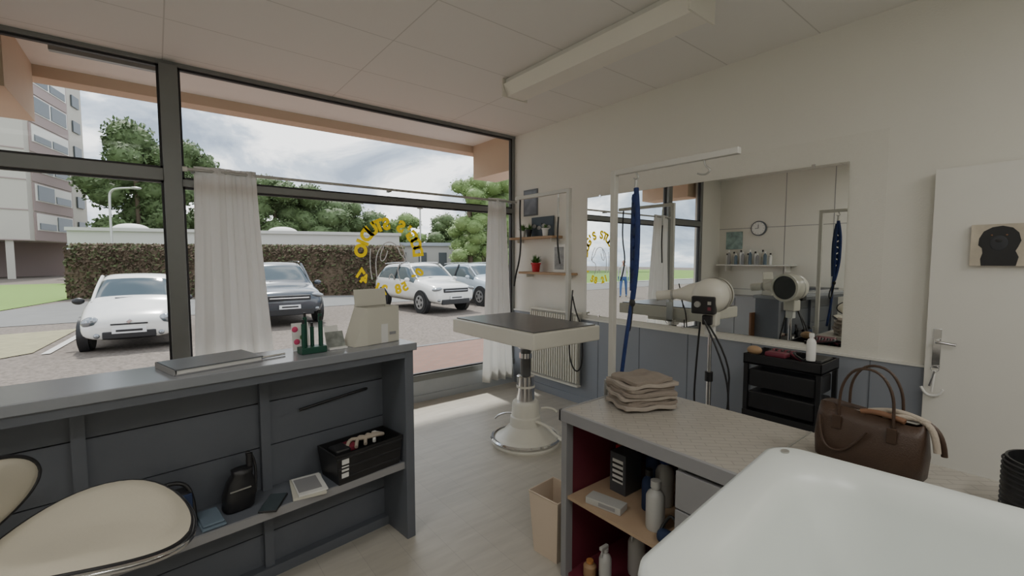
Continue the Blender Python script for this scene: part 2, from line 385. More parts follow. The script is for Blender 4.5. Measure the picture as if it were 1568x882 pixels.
tube(g,'pump_pedal',[(.0,-.10,.20),(.03,-.22,.20),(.05,-.30,.13),(.06,-.36,.12)],.012,M_cream)
ball(g,'pedal_pad',(.06,-.37,.12),(.03,.045,.014),M_cream)
tube(g,'release_lever',[(-.05,.09,.22),(-.1,.2,.22),(-.12,.26,.15)],.009,M_chrome)
tube(g,'side_handle',[(.1,-.08,.28),(.16,-.14,.30),(.20,-.16,.25)],.009,M_cream)
g=E('grooming_arm',(2.642,2.58,0))
box(g,'post',-.017,.017,-.017,.017,.86,2.07,M_alu,.003)
box(g,'arm',-.016,.016,0,.68,2.04,2.072,M_alu,.003)
box(g,'clamp_plate',-.03,.03,-.035,.035,.86,.875,M_steel,.002);box(g,'clamp_back',.0175,.03,-.035,.035,.86,1.06,M_steel,.002)
cyl(g,'clamp_screw',(.0,0,.80),(0,0,.86),.007,M_chrome)
cyl(g,'hook',(0,.12,2.01),(0,.12,2.04),.005,M_chrome)
g=E('dog_leash',(2.642,2.70,0))
tube(g,'chain',[(0,0,2.01),(0,.005,1.94),(0,0,1.85)],.008,M_steel)
tube(g,'strap',[(0,0,1.86),(-.005,.01,1.70),(0,.0,1.55),(.01,-.01,1.46)],.007,M_black)
g=E('dog_leash',(2.642,3.20,0))
tube(g,'strap',[(0,0,2.04),(.0,.01,1.9),(.01,.0,1.7),(-.02,-.02,1.5),(-.04,.03,1.32),(-.03,.05,1.25)],.008,M_black)
g=E('leash_noose',(2.58,2.48,0))
tube(g,'loop',[(.04,.03,1.25),(-.02,.0,1.0),(-.03,0,.75),(-.01,-.03,.62),(.03,-.06,.60),(.05,-.08,.72),(.05,-.06,.98),(.04,.0,1.08),(.04,.03,1.2)],.006,M_black)

# ------------------------------------------------------------ reception counter
ang=6.3
LC=-1.95
g=E('reception_counter',(1.05,2.16,0),ang)
box(g,'end_panel',-.05,0,0,.28,0,1.02,M_gray,.003)
box(g,'top',LC,.015,-.015,.30,1.02,1.06,M_graytop,.004)
box(g,'back_frame',LC,-.05,.262,.28,0,1.02,M_gray)
zz=[.0,.20,.41,.62,.83,1.02]
for i in range(5): box(g,'plank_%d'%(i+1),LC,-.05,.245,.262,zz[i]+.003,zz[i+1]-.002,M_gray)
box(g,'top_rail',LC,-.05,.0,.02,.985,1.02,M_gray);box(g,'bottom_rail',LC,-.05,.20,.245,0,.05,M_gray)
box(g,'shelf',LC,-.05,.03,.245,.395,.42,M_gray,.002);box(g,'shelf_lip',LC,-.05,.018,.03,.385,.42,M_gray2)
for x in (-.66,-1.28,-1.9): box(g,'batten',x-.02,x+.02,.215,.245,.05,1.0,M_gray)
tube(g,'rail_bar',[(-.50,.235,.76),(-.49,.225,.765),(-.16,.225,.80),(-.15,.235,.795)],.007,M_black)
box(g,'front_cladding',LC,.07,.285,.31,.08,.84,M_woodb,.002)

def onC(lx,ly,z): # counter local -> world
    c,s=math.cos(R(ang)),math.sin(R(ang));return (1.05+lx*c-ly*s,2.16+lx*s+ly*c,z)
g=E('ring_binder',onC(-.86,.17,1.061),ang+8)
box(g,'cover_bottom',-.17,.15,-.11,.11,0,.004,M_gray2);box(g,'pages',-.16,.145,-.105,.105,.004,.018,M_paper);box(g,'cover_top',-.17,.15,-.11,.11,.018,.023,mat('binder_grey',(.13,.14,.155),.3))
box(g,'spine',-.172,-.166,-.11,.11,0,.023,M_gray2)
g=E('pen',onC(-.64,.12,1.068),ang);cyl(g,'body',(-.05,0,0),(.05,.02,0),.005,M_chrome)
g=E('business_card_box',onC(-.12,.15,1.061),ang+6)
box(g,'front_panel',-.10,.09,-.06,-.056,0,.19,M_card);box(g,'right_panel',.086,.09,-.056,.06,0,.19,M_card);box(g,'back_panel',-.10,.09,.056,.06,0,.20,M_card)
box(g,'bottom',-.10,.09,-.06,.06,0,.003,M_card)
mk(g,'lid',[(-.10,.0,0),(.09,.0,0),(.09,.0,.09),(-.10,.0,.09),(-.10,.004,0),(.09,.004,0),(.09,.004,.09),(-.10,.004,.09)],[(0,1,2,3),(4,7,6,5),(0,4,5,1),(3,2,6,7),(0,3,7,4),(1,5,6,2)],M_card,loc=(0,.05,.19),rot=(-8,0,0))
mk(g,'slanted_wing',[(-.10,-.06,0),(-.10,.06,0),(-.10,.06,.19),(-.10,-.06,.19),(-.17,-.05,0),(-.17,.06,0)],[(0,4,3),(1,2,5),(4,5,2,3),(0,1,5,4)],M_card)
box(g,'print',.03,.07,-.0615,-.06,.04,.055,M_gray2)
box(g,'ribbon',-.02,.02,-.0615,-.06,.002,.10,M_paper)
g=E('pen_holder',onC(-.47,.10,1.061),ang)
for x,y,h in ((-.05,.0,.14),(-.035,.02,.17),(.03,.0,.15),(.035,.02,.18),(.0,.03,.12)):
    cyl(g,'bottle',(x,y,0),(x,y,h),.009,M_dgreen,seg=14);cyl(g,'cap',(x,y,h),(x,y,h+.02),.006,M_black,seg=14)
box(g,'tray',-.065,.05,-.02,.045,0,.03,M_dgreen,.003)
g=E('card_stand',onC(-.48,.21,1.061),ang)
mk(g,'leaflet',[(-.05,0,0),(.03,0,0),(.03,.02,.13),(-.05,.02,.13)],[(0,1,2,3)],M_paper)
for i,(x,z) in enumerate(((-.035,.1),(.0,.06),(-.03,.04))): ball(g,'sticker',(x,-.001+z*.15,z),(.014,.003,.014),M_pink if i%2==0 else M_green)
g=E('card_stand',onC(-.355,.12,1.061),ang)
mk(g,'cards',[(-.045,0,0),(.045,0,0),(.045,.04,.08),(-.045,.04,.08)],[(0,1,2,3)],mat('card_print',(.25,.27,.25),.4,var=.9,scale=25))
box(g,'base',-.045,.045,-.02,.04,0,.008,M_plasticw)
g=E('card_stand',onC(-.345,.20,1.061),ang)
mk(g,'cards',[(-.03,0,0),(.04,0,0),(.04,.03,.10),(-.03,.03,.10)],[(0,1,2,3)],M_paper)
box(g,'base',-.03,.04,-.015,.035,0,.008,M_plasticw)
# shelf contents
def openbox(g,w,d,h,m,t=.006,taper=.9):
    a,b=w/2,d/2;v=[];
    for (s,z) in ((taper,0),(1,h)):
        v+=[(-a*s,-b*s,z),(a*s,-b*s,z),(a*s,b*s,z),(-a*s,b*s,z)]
    for (s,z) in ((1-t*6,h),(taper-t*4,t)):
        v+=[(-a*s,-b*s,z),(a*s,-b*s,z),(a*s,b*s,z),(-a*s,b*s,z)]
    f=[(0,3,2,1)]
    for k in (0,4,8):
        for i in range(4): f.append((k+i,k+(i+1)%4,k+4+(i+1)%4,k+4+i))
    f.append((12,13,14,15));return mk(g,'shell',v,f,m)
g=E('storage_basket',onC(-.245,.112,.421),ang+3)
openbox(g,.37,.195,.15,M_black)
for i in range(3): tube(g,'rim_%d'%i,[(-.165-.007*i,-.088-.004*i,.03+.05*i),(.165+.007*i,-.088-.004*i,.03+.05*i)],.006,M_black)
for i in range(4):
    tube(g,'rope_toy',[(-.10+.05*i,-.04,.14),(-.06+.05*i,.03,.165),(.0+.03*i,.0,.155),(.07,-.03+.02*i,.165),(.12,-.01,.15)],.009,[M_rope,M_rope,M_rope,M_paper][i])
box(g,'bandana',-.10,-.03,-.03,.05,.12,.15,mat('cloth_red',(.18,.012,.03),.8),.01);box(g,'grooming_pouch',-.16,-.08,-.05,.04,.08,.155,M_black,.012)
for i in range(3): box(g,'leaflet_%d'%i,-.155,-.12,-.093-.003*i,-.089-.003*i,.03+.035*i,.055+.035*i,M_paper)
g=E('magazine_stack',onC(-.52,.105,.421),ang-14)
box(g,'magazine',-.07,.07,-.10,.10,0,.012,M_card);box(g,'sheet',-.065,.06,-.095,.09,.013,.02,M_paper,loc=(.01,0,0),rot=(0,0,5))
box(g,'print',-.05,.05,-.07,.07,.0203,.0206,M_gray2,rot=(0,0,5))
g=E('smartphone',onC(-.68,.07,.421),ang-35);box(g,'body',-.038,.038,-.075,.075,0,.009,M_black,.004);box(g,'screen',-.035,.035,-.072,.072,.009,.0095,M_glassd)
g=E('drawstring_pouch',onC(-.80,.14,.421),ang+4)
v=[];f=[];n=20;rg=[(0,.052,.035),(.01,.06,.042),(.07,.062,.044),(.12,.052,.038),(.15,.035,.028),(.17,.04,.03)]
for z,a,b in rg:
    for i in range(n):
        t=2*math.pi*i/n;c,s=math.cos(t),math.sin(t);v.append((a*abs(c)**.6*(1 if c>=0 else -1)+z*.12,b*abs(s)**.6*(1 if s>=0 else -1)+.003*math.sin(5*t)*(z>.1),z))
for k in range(len(rg)-1):
    for i in range(n):
        j=(i+1)%n;f.append((k*n+i,k*n+j,(k+1)*n+j,(k+1)*n+i))
f+=[tuple(range(n)),tuple((len(rg)-1)*n+i for i in range(n))]
mk(g,'bag',v,f,M_black,smooth=True)
tube(g,'strap',[(.04,0,.15),(.05,.01,.20),(.045,.02,.235),(.07,.01,.21),(.075,-.01,.13),(.06,-.03,.06)],.006,M_black)
cyl(g,'torch',(.05,.0,.14),(.055,.01,.225),.013,M_black);box(g,'zip',-.04,.04,-.046,-.042,.095,.10,M_steel)
g=E('folded_cloth',onC(-.90,.10,.421),ang);box(g,'cloth',-.05,.035,-.07,.09,0,.012,M_bluegrey,.005)
box(g,'fold',-.045,.03,-.06,.08,.0125,.022,M_bluegrey,.005)
g=E('shoulder_bag',onC(-1.045,.15,.421),ang)
o=cbox(g,'body',(0,0,.075),(.18,.09,.15),M_black,.03)
o=cbox(g,'flap',(0,-.047,.095),(.16,.01,.10),M_navy,.004);ball(g,'clasp',(.03,-.055,.07),(.01,.005,.01),M_chrome)
tube(g,'strap',[(-.08,0,.13),(-.06,.0,.18),(.05,.0,.19),(.088,-.02,.13),(.085,-.05,.03)],.008,M_black)

# ------------------------------------------------------------ bar stool
g=E('bar_stool',(-.165,1.70,0),-18)
N=40
def pad(name,fn,thick,m,par=g):
    v=[];f=[];rings=8
    for s in (1,-1):
        for k in range(rings+1):
            q=k/rings
            for i in range(N):
                a=2*math.pi*i/N;p=fn(q,a);edge=math.sqrt(max(0,1-q**3.2));
                v.append((p[0],p[1],p[2]+s*thick*.5*edge))
    T=(rings+1)*N
    for b in (0,T):
        for k in range(rings):
            for i in range(N):
                j=(i+1)%N;f.append((b+k*N+i,b+k*N+j,b+(k+1)*N+j,b+(k+1)*N+i))
    for i in range(N):
        j=(i+1)%N;f.append((rings*N+i,rings*N+j,T+rings*N+j,T+rings*N+i))
    o=mk(par,name,v,f,m,smooth=True);return o
def seatfn(q,a):
    x=.225*math.cos(a)*q;y=.245*math.sin(a)*q*(1-.12*math.cos(a))
    return (x,y,.70+.9*y*y-.45*x*x*(1 if x>0 else -1.2)+.03*(y>0)*y)
pad('seat_cushion',seatfn,.085,M_seat)
tube(g,'seat_trim',[(lambda p:(p[0],p[1],p[2]-.014))(seatfn(1.012,2*math.pi*i/36)) for i in range(36)],.011,M_chrome,cyc=True)
tube(g,'seat_piping',[(lambda p:(p[0],p[1],p[2]-.001))(seatfn(1.0,2*math.pi*i/36)) for i in range(36)],.0045,M_dark,cyc=True)
def backfn(q,a):
    y=.20*math.cos(a)*q;zz=.10*math.sin(a)*q
    return (y,zz,0.9*y*y)
bk=E('backrest');bk.parent=g;bk.location=(-.25,.0,.85);bk.rotation_euler=(R(90),R(0),R(90))
pad('back_cushion',backfn,.055,M_seat,bk)
tube(bk,'back_trim',[(lambda p:(p[0],p[1],p[2]))(backfn(1.01,2*math.pi*i/36)) for i in range(36)],.0065,M_dark,cyc=True)
tube(g,'back_support',[(-.12,0,.66),(-.24,0,.68),(-.27,0,.78),(-.265,0,.86)],.016,M_chrome)
cyl(g,'gas_lift',(0,0,.04),(0,0,.67),.025,M_chrome);lathe(g,'foot',[(.21,0),(.21,.01),(.15,.03),(.04,.05)],M_chrome)
tube(g,'footrest',[(.03,0,.3),(.16,-.08,.3),(.19,0,.3),(.16,.08,.3),(.03,0,.3)],.01,M_chrome)

# ------------------------------------------------------------ low grooming counter
X0,X1,Y0,Y1,ZT=1.45,2.06,-.75,1.465,.80
M_lowtop=brickmat('tile_lino_top',(.39,.365,.325),(.42,.395,.35),(.30,.28,.25),.09,.03,.5,.002,rot=R(45),rough=.35,bump=.12)
g=E('storage_counter')
box(g,'top',X0+.012,X1-.005,.50,Y1-.012,ZT-.025,ZT,M_lowtop);box(g,'top_rear',1.60,X1-.005,Y0,.50,ZT-.025,ZT,M_lowtop)
box(g,'edge_front',X0-.005,X0+.012,.50,Y1,ZT-.05,ZT+.002,M_gray2,.002);box(g,'edge_end',X0-.005,X1,Y1-.012,Y1+.003,ZT-.05,ZT+.002,M_gray2,.002)
box(g,'seam_strip',X0+.012,X1-.005,.63,.636,ZT,ZT+.002,M_steel)
box(g,'leg_front',X0,X0+.045,Y1-.045,Y1-.012,0,ZT-.05,M_gray2,.002)
box(g,'end_panel',X0+.045,X1,Y1-.03,Y1-.012,0,ZT-.05,M_gray2);box(g,'end_inner',X0+.045,X1-.02,Y1-.036,Y1-.03,0,ZT-.05,M_maroon)
box(g,'back_panel',X1-.02,X1,Y0,Y1-.03,0,ZT-.05,M_gray2);box(g,'back_inner',X1-.026,X1-.02,.87,Y1-.036,0.02,ZT-.05,M_maroon)
box(g,'divider',X0+.02,X1-.02,.845,.87,0,ZT-.05,M_gray2)
box(g,'bottom',X0+.02,X1-.02,.87,Y1-.036,0,.02,M_maroon)
box(g,'inner_shelf',X0+.01,X1-.026,.87,Y1-.045,.385,.40,M_mdf)
for i in range(5): box(g,'drawer_front_%d'%(i+1),X0,X0+.02,.50,.868,.01+i*.146,.01+(i+1)*.146-.006,M_gray2,.003)
box(g,'rear_front',1.60,1.62,Y0,.50,0,ZT-.025,M_gray2)
def bottle(name,x,y,z,r,h,mb,mc,spray=False):
    g=E(name,(x,y,z));lathe(g,'body',[(r*.95,0),(r,.01),(r,h*.68),(r*.8,h*.76),(r*.4,h*.82),(r*.4,h*.86)],mb,seg=20)
    if spray:
        cyl(g,'collar',(0,0,h*.86),(0,0,h*.92),r*.5,mc,seg=14);box(g,'head',-r*1.2,r*.5,-r*.3,r*.3,h*.92,h*1.0,mc,.003);tube(g,'trigger',[(-r*.7,0,h*.92),(-r*1.1,0,h*.84),(-r*.9,0,h*.76)],.003,mc)
    else: cyl(g,'cap',(0,0,h*.86),(0,0,h),r*.55,mc,seg=16)
    return g
M_btl=mat('bottle_offwhite',(.50,.50,.48),.35)
bottle('shampoo_bottle',1.56,1.02,.401,.038,.20,M_btl,M_btl)
bottle('shampoo_bottle',1.75,1.10,.401,.04,.22,M_btl,M_blue)
bottle('shampoo_bottle',1.85,1.22,.401,.04,.20,M_navy,M_plasticw)
bottle('shampoo_bottle',1.66,1.12,.401,.03,.18,M_navy,M_black)
bottle('spray_bottle',1.53,1.25,.021,.028,.20,M_btl,M_btl,True)
bottle('spray_bottle',1.72,1.22,.021,.04,.22,M_btl,M_plasticw,True)
bottle('shampoo_bottle',1.80,1.05,.021,.05,.24,M_card,M_wood)
bottle('glass_jar',1.53,1.34,.021,.03,.08,M_wood,M_orange)
g=E('carton_box',(1.72,1.29,.401));box(g,'carton',-.06,.06,-.045,.045,0,.19,M_darkcab);box(g,'label',-.061,-.06,-.03,.03,.05,.16,M_paper)
for i in range(4): box(g,'stripe',-.062,-.061,-.03,.03,.06+i*.025,.07+i*.025,M_black)
g=E('carton_box',(1.53,1.25,.401),12);box(g,'carton',-.035,.035,-.085,.085,0,.03,M_btl,.002);box(g,'label',-.0355,-.035,-.06,.02,.008,.024,M_gray2)
g=E('clipper_comb_set',(1.84,1.375,.402));
for i in range(6): box(g,'comb_%d'%i,-.05+.015*i,-.043+.015*i,-.02,.03,0,.16+.02*(i%2),M_wood if i%2 else M_red)
g=E('hair_clipper',(1.50,.92,.401),8);o=cbox(g,'body',(0,0,.03),(.05,.09,.05),M_navy,.02);tube(g,'cable',[(0,.04,.03),(.03,.04,.05),(.04,.0,.12),(.03,-.03,.05)],.006,M_black)
# waste bin
g=E('waste_bin',(1.555,1.60,0),6);o=openbox(g,.19,.19,.32,M_bin,taper=.80)
tube(g,'rim',[(-.095,-.095,.32),(.095,-.095,.32),(.095,.095,.32),(-.095,.095,.32)],.004,M_bin,cyc=True,smooth=False)
# towels
g=E('towel_stack',(1.80,1.27,ZT+.009),-22)
def fold(nm,cx,cy,z,w,d,h,m,rz):
    o=cbox(g,nm,(cx,cy,z+h/2),(w,d,h),m,0,rot=(0,0,rz))
    bm=bmesh.new();bm.from_mesh(o.data);bmesh.ops.subdivide_edges(bm,edges=bm.edges,cuts=7,use_grid_fill=True)
    for q in bm.verts:
        q.co.z+=.004*math.sin(q.co.x*40+z*90)+.004*math.sin(q.co.y*50+z*70)
        q.co.x+=.005*math.sin(q.co.y*60+z*50);q.co.y+=.005*math.sin(q.co.x*55+z*40)
    bm.to_mesh(o.data);bm.free();b=o.modifiers.new('b','SUBSURF');b.levels=1;b.render_levels=1;o.data.shade_smooth()
for i in range(7): fold('towel_%d'%(i+1),random.uniform(-.008,.008),random.uniform(-.01,.01),.0+i*.0165,.27-.008*(i%3),.22-.01*(i%2),.0165,M_towel2 if i%3==0 else M_towel,random.uniform(-6,6))
fold('towel_top',.0,.0,.116,.22,.19,.018,M_towel,10)
# second grooming arm, clamped to storage counter end
g=E('grooming_arm',(1.88,1.495,0))
box(g,'post',-.015,.015,-.0,.03,.60,1.955,M_alu,.003)
box(g,'arm',-.014,.014,-.62,.03,1.928,1.956,M_alu,.003)
box(g,'clamp',-.04,.04,-.02,.0,.74,.745,M_steel);box(g,'clamp_body',-.03,.03,.030,.042,.62,.86,M_steel,.002)
tube(g,'hook_a',[(0,-.12,1.93),(0,-.12,1.92),(0,-.135,1.905),(0,-.12,1.89),(0,-.105,1.90)],.004,M_steel)
tube(g,'hook_b',[(0,-.47,1.93),(0,-.47,1.905),(0,-.505,1.88),(0,-.47,1.86),(0,-.44,1.875)],.004,M_steel)
g=E('dog_leash',(1.88,1.375,0))
tube(g,'snap_hook',[(0,0,1.89),(.0,.0,1.87),(0,.004,1.84)],.009,M_steel)
tube(g,'strap_a',[(0,0,1.85),(.005,.01,1.78),(0,.015,1.6),(.01,.01,1.4),(.0,.02,1.25),(-.02,.03,1.1),(-.02,.05,.95),(-.02,.06,.87)],.010,M_blue)
tube(g,'strap_b',[(0,0,1.85),(-.01,-.018,1.75),(-.01,-.022,1.6),(-.01,-.015,1.42),(.0,.01,1.30)],.013,M_blue)
tube(g,'strap_c',[(0,.01,1.82),(.012,.025,1.7),(.015,.028,1.5),(.01,.022,1.34)],.012,M_navy)
for i in range(9): ball(g,'braid_%d'%i,(-.010,.004*(-1)**i,1.80-.055*i),(.010,.014,.024),M_navy if i%2 else M_blue)
tube(g,'noose',[(0,.01,1.28),(.01,.045,1.20),(.01,.04,1.12),(0,.02,1.16),(.0,.01,1.27)],.006,M_black)
ball(g,'slider',(0,.012,1.28),(.014,.016,.022),M_black)

# ------------------------------------------------------------ dryer on stand
g=E('stand_dryer',(2.75,1.43,0))
cyl(g,'pole',(0,0,.08),(0,0,.75),.016,M_chrome);cyl(g,'pole_upper',(0,0,.75),(0,0,1.08),.012,M_chrome);cyl(g,'pole_collar',(0,0,.72),(0,0,.78),.024,M_black)
for i in range(5):
    a=i*2*math.pi/5+.3;x,y=.24*math.cos(a),.24*math.sin(a)
    tube(g,'leg_%d'%i,[(0,0,.12),(x*.5,y*.5,.09),(x,y,.06)],.014,M_chrome);ball(g,'castor_%d'%i,(x,y,.03),(.02,.02,.03),M_black)
hd=E('head');hd.parent=g;hd.location=(0,0,1.27);hd.rotation_euler=(0,0,R(12))
lathe(hd,'drum',[(.03,-.10),(.07,-.095),(.098,-.07),(.108,-.03),(.112,0),(.108,.06),(.10,.08)],M_cream,rot=(0,90,0),cap=True)
lathe(hd,'drum_seam',[(.113,-.005),(.114,0),(.113,.005)],M_steel,rot=(0,90,0),cap=False)
lathe(hd,'intake_ring',[(.112,.078),(.112,.10),(.095,.10),(.095,.085)],M_cream,rot=(0,90,0),cap=False);lathe(hd,'intake_grille',[(.095,.082),(.095,.09)],M_black,rot=(0,90,0))
o=lathe(hd,'nozzle',[(.075,0),(.06,.10),(.042,.15),(.032,.19),(.032,.32)],M_cream,sx=.85);o.location=(0,.03,.02);o.rotation_euler=(R(-97),0,0)
lathe(hd,'nozzle_band',[(.036,0),(.036,.012)],M_steel,loc=(0,.235,-.005),rot=(-97,0,0))
box(hd,'control_box',-.12,-.06,-.055,.085,-.11,.0,M_black,.01)
lathe(hd,'control_dial',[(.020,0),(.018,.012)],M_steel,loc=(-.12,.045,-.05),rot=(0,-90,0));box(hd,'switch_a',-.124,-.12,-.035,-.015,-.05,-.03,M_steel);box(hd,'switch_b',-.124,-.12,-.035,-.015,-.085,-.065,M_maroon)
box(hd,'motor_box',-.05,.04,-.05,.04,-.19,-.10,M_cream,.01);box(hd,'cable_block',-.08,-.05,-.03,.03,-.18,-.12,M_black,.008)
box(hd,'yoke',-.02,.02,-.03,.03,-.25,-.18,M_plasticw,.004)
tube(g,'power_cable',[(-.08,0,1.12),(-.09,-.10,.95),(-.05,-.16,.70),(-.03,-.13,.50),(.0,-.05,.47),(0,.0,.55),(.0,.05,.48),(0,.10,.52),(0,.09,.80),(-.05,.04,1.1)],.006,M_black)
tube(g,'power_cable_b',[(-.07,-.02,1.10),(.0,-.14,.88),(0,-.12,.6),(.0,-.15,.4)],.006,M_black)

# ------------------------------------------------------------ trolley
g=E('tool_trolley',(3.06,1.075,0))
A,Bq=.15,.215
for z in (.12,.48,.84):
    box(g,'shelf',-A,A,-Bq,Bq,z,z+.015,M_black,.004)
    for q in ((-A,-A+.008,-Bq,Bq),(A-.008,A,-Bq,Bq),(-A,A,-Bq,-Bq+.008),(-A,A,Bq-.008,Bq)): box(g,'wall',q[0],q[1],q[2],q[3],z,z+.065,M_black,.002)
for x in (-A+.015,A-.015):
    for y in (-Bq+.015,Bq-.015):
        box(g,'post',x-.012,x+.012,y-.012,y+.012,.05,.86,M_black);ball(g,'castor',(x,y,.027),(.02,.02,.027),M_black)
for z in (.20,.34,.56,.70): box(g,'drawer',-A+.01,A-.02,-Bq+.03,Bq-.03,z,z+.11,M_black,.01)
for i in range(9):
    tube(g,'red_lead_%d'%i,[(-.08+.015*i,-.12+.022*i,.89),(-.05,.0+.015*i,.93),(.05,-.08+.022*i,.925),(.08,.05,.90)],.008,M_maroon if i%2 else M_black)
box(g,'brush',-.13,-.05,-.02,.10,.90,.93,M_maroon,.01);box(g,'comb_box',-.1,.1,-.20,-.10,.86,.915,M_black,.01)
ball(g,'brush_round',(-.11,.165,.925),(.03,.045,.028),M_wood)
bottle('spray_can',2.955,.93,.912,.024,.16,M_plasticw,M_plasticw)

# ------------------------------------------------------------ handbag
g=E('handbag',(1.86,.405,ZT+.002),-6);g.scale=(.84,.84,.80)
v=[];f=[];rings=[(0,.155,.070),(.012,.175,.080),(.10,.182,.075),(.18,.178,.055),(.235,.172,.035)]
n=32
for z,a,b in rings:
    for i in range(n):
        t=2*math.pi*i/n;c,s=math.cos(t),math.sin(t)
        v.append((b*abs(s)**.5*(1 if s>=0 else -1),a*abs(c)**.35*(1 if c>=0 else -1),z+(.012*math.sin(c*3) if z>.2 else 0)))
for k in range(4):
    for i in range(n):
        j=(i+1)%n;f.append((k*n+i,k*n+j,(k+1)*n+j,(k+1)*n+i))
f.append(tuple(range(n)))
o=mk(g,'body',v,f,M_leather,smooth=True);s=o.modifiers.new('s','SOLIDIFY');s.thickness=.004
for sx in (-.045,.045):
    tube(g,'handle',[(sx*1.2,-.09,.17),(sx*1.1,-.09,.24),(sx,-.085,.34),(sx,-.04,.42),(sx,.04,.42),(sx,.085,.34),(sx*1.1,.09,.24),(sx*1.2,.09,.17)],.0055,M_leather)
    for y in (-.09,.09): cbox(g,'tab',(sx*1.45,y,.175),(.008,.03,.06),M_leather,.002)
tube(g,'strap',[(-.07,.15,.19),(-.085,.14,.10),(-.09,.10,.05),(-.092,.03,.08),(-.085,-.02,.17)],.005,M_leather)
box(g,'zip_band',-.012,.012,-.15,.15,.222,.228,M_chrome)
tube(g,'drape',[(-.02,-.05,.235),(-.03,-.1,.25),(-.0,-.15,.25),(-.01,-.20,.22),(-.02,-.21,.14)],.011,M_rope)
tube(g,'drape_b',[(.02,-.02,.24),(.0,-.08,.26),(.02,-.17,.24),(.02,-.215,.19),(.02,-.22,.12)],.010,M_leather)
tube(g,'drape_c',[(-.03,.02,.235),(-.03,-.04,.255),(-.035,-.12,.235)],.011,M_woodb)
tube(g,'drape_d',[(-.01,-.0,.24),(-.02,-.06,.265),(-.01,-.13,.262),(.0,-.18,.24)],.010,M_rope)
# black round basket at right edge
g=E('mesh_basket',(1.80,.0,ZT+.002))
lathe(g,'shell',[(.08,0),(.095,.02),(.10,.09),(.095,.17),(.09,.17),(.092,.09),(.088,.02)],M_black,cap=False)
for i in range(11): lathe(g,'ring',[(.098,.015+i*.014),(.102,.019+i*.014),(.098,.023+i*.014)],M_dark,cap=False)

# ------------------------------------------------------------ bathtub (raised)
g=E('bathtub',(1.045,-.39,0),5)
def rr(hx,hy,r,z,n=10):
    p=[]
    for cx,cy,a0 in ((hx-r,hy-r,0),(-hx+r,hy-r,90),(-hx+r,-hy+r,180),(hx-r,-hy+r,270)):
        for i in range(n+1):
            a=R(a0+90*i/n);p.append((cx+r*math.cos(a),cy+r*math.sin(a),z))
    return p
loops=[rr(.36,.83,.09,.50),rr(.37,.845,.09,.945),rr(.385,.865,.07,.95),rr(.39,.87,.075,.965),rr(.388,.868,.075,.98),rr(.375,.855,.07,.985),rr(.335,.80,.13,.981),rr(.318,.78,.14,.968),rr(.305,.765,.15,.93),rr(.27,.70,.17,.65),rr(.24,.64,.17,.60),rr(.05,.3,.04,.59)]
v=[p for L in loops for p in L];n=len(loops[0]);f=[]
for k in range(len(loops)-1):
    for i in range(n):
        j=(i+1)%n;f.append((k*n+i,k*n+j,(k+1)*n+j,(k+1)*n+i))
f.append(tuple((len(loops)-1)*n+i for i in range(n)));f.append(tuple(range(n))[::-1])
mk(g,'tub_shell',v,f,M_tub,smooth=True)
box(g,'support_panel',-.35,.34,-.80,.80,0,.50,M_gray2,.004)
lathe(g,'drain_plug',[(.03,.592),(.03,.60),(.01,.602)],M_chrome)
lathe(g,'maker_badge',[(.010,.984),(.010,.987)],M_steel,loc=(.33,.825,0),sx=1.4)

# ------------------------------------------------------------ left wall items (seen in the mirror)
g=E('wall_clock',(XL+.004,3.52,2.04))
lathe(g,'case',[(.13,0),(.13,.03),(.115,.035)],M_gray,rot=(0,90,0));lathe(g,'face',[(.112,.033),(.112,.038)],M_clock,rot=(0,90,0))
for i in range(12):
    a=i*math.pi/6;cbox(g,'mark',(.04,.095*math.cos(a),.095*math.sin(a)),(.003,.008,.008),M_black)
box(g,'hand_a',.04,.043,-.004,.004,0,.07,M_black);box(g,'hand_b',.04,.043,0,.055,-.004,.004,M_black)
g=E('product_shelf',(XL+.005,0,1.40));box(g,'board',.001,.25,2.9,4.15,-.02,0,M_white,.003)
for y in (3.0,4.0):box(g,'bracket',.001,.2,y-.01,y+.01,-.12,-.021,M_white)
for i in range(13):
    bottle('product_bottle',XL+.10+.06*(i%2),3.28+i*.062,1.401,.027,.20+.03*((i*7)%3),[M_plasticw,M_bluegrey,M_card,M_gray2][i%4],[M_black,M_plasticw][i%2])
g=E('wall_poster',(XL+.005,3.95,1.80));box(g,'sheet',0,.004,-.15,.15,-.12,.2,mat('poster_green',(.3,.42,.4),.5,var=.7,scale=12))
g=E('storage_cabinet',(XL+.01,2.75,0));box(g,'carcass',0,.42,-.45,.45,0,1.05,M_darkcab,.005)
for i in range(3): box(g,'drawer_%d'%i,.42,.435,-.43,.43,.06+i*.33,.37+i*.33,M_gray,.004)
g=E('dog_figurine',(XL+.25,2.85,1.052))
ball(g,'body',(0,0,.06),(.04,.05,.06),M_orange);ball(g,'head',(.01,.02,.14),(.03,.03,.035),M_orange);ball(g,'muzzle',(.035,.02,.13),(.02,.015,.013),M_orange)
ball(g,'ear_a',(0,-.005,.155),(.008,.012,.022),M_woodb);ball(g,'ear_b',(0,.045,.155),(.008,.012,.022),M_woodb)
for y in (-.02,.03): cyl(g,'leg',(.035,y,0),(.025,y,.07),.01,M_orange)
g=E('storage_cabinet',(XL+.01,3.71,0));box(g,'carcass',0,.40,-.49,.49,0,.85,M_gray2,.005)
for i in range(2): box(g,'door_leaf_%d'%i,.40,.415,-.48+i*.485,-.005+i*.485,.05,.82,M_gray2,.004)

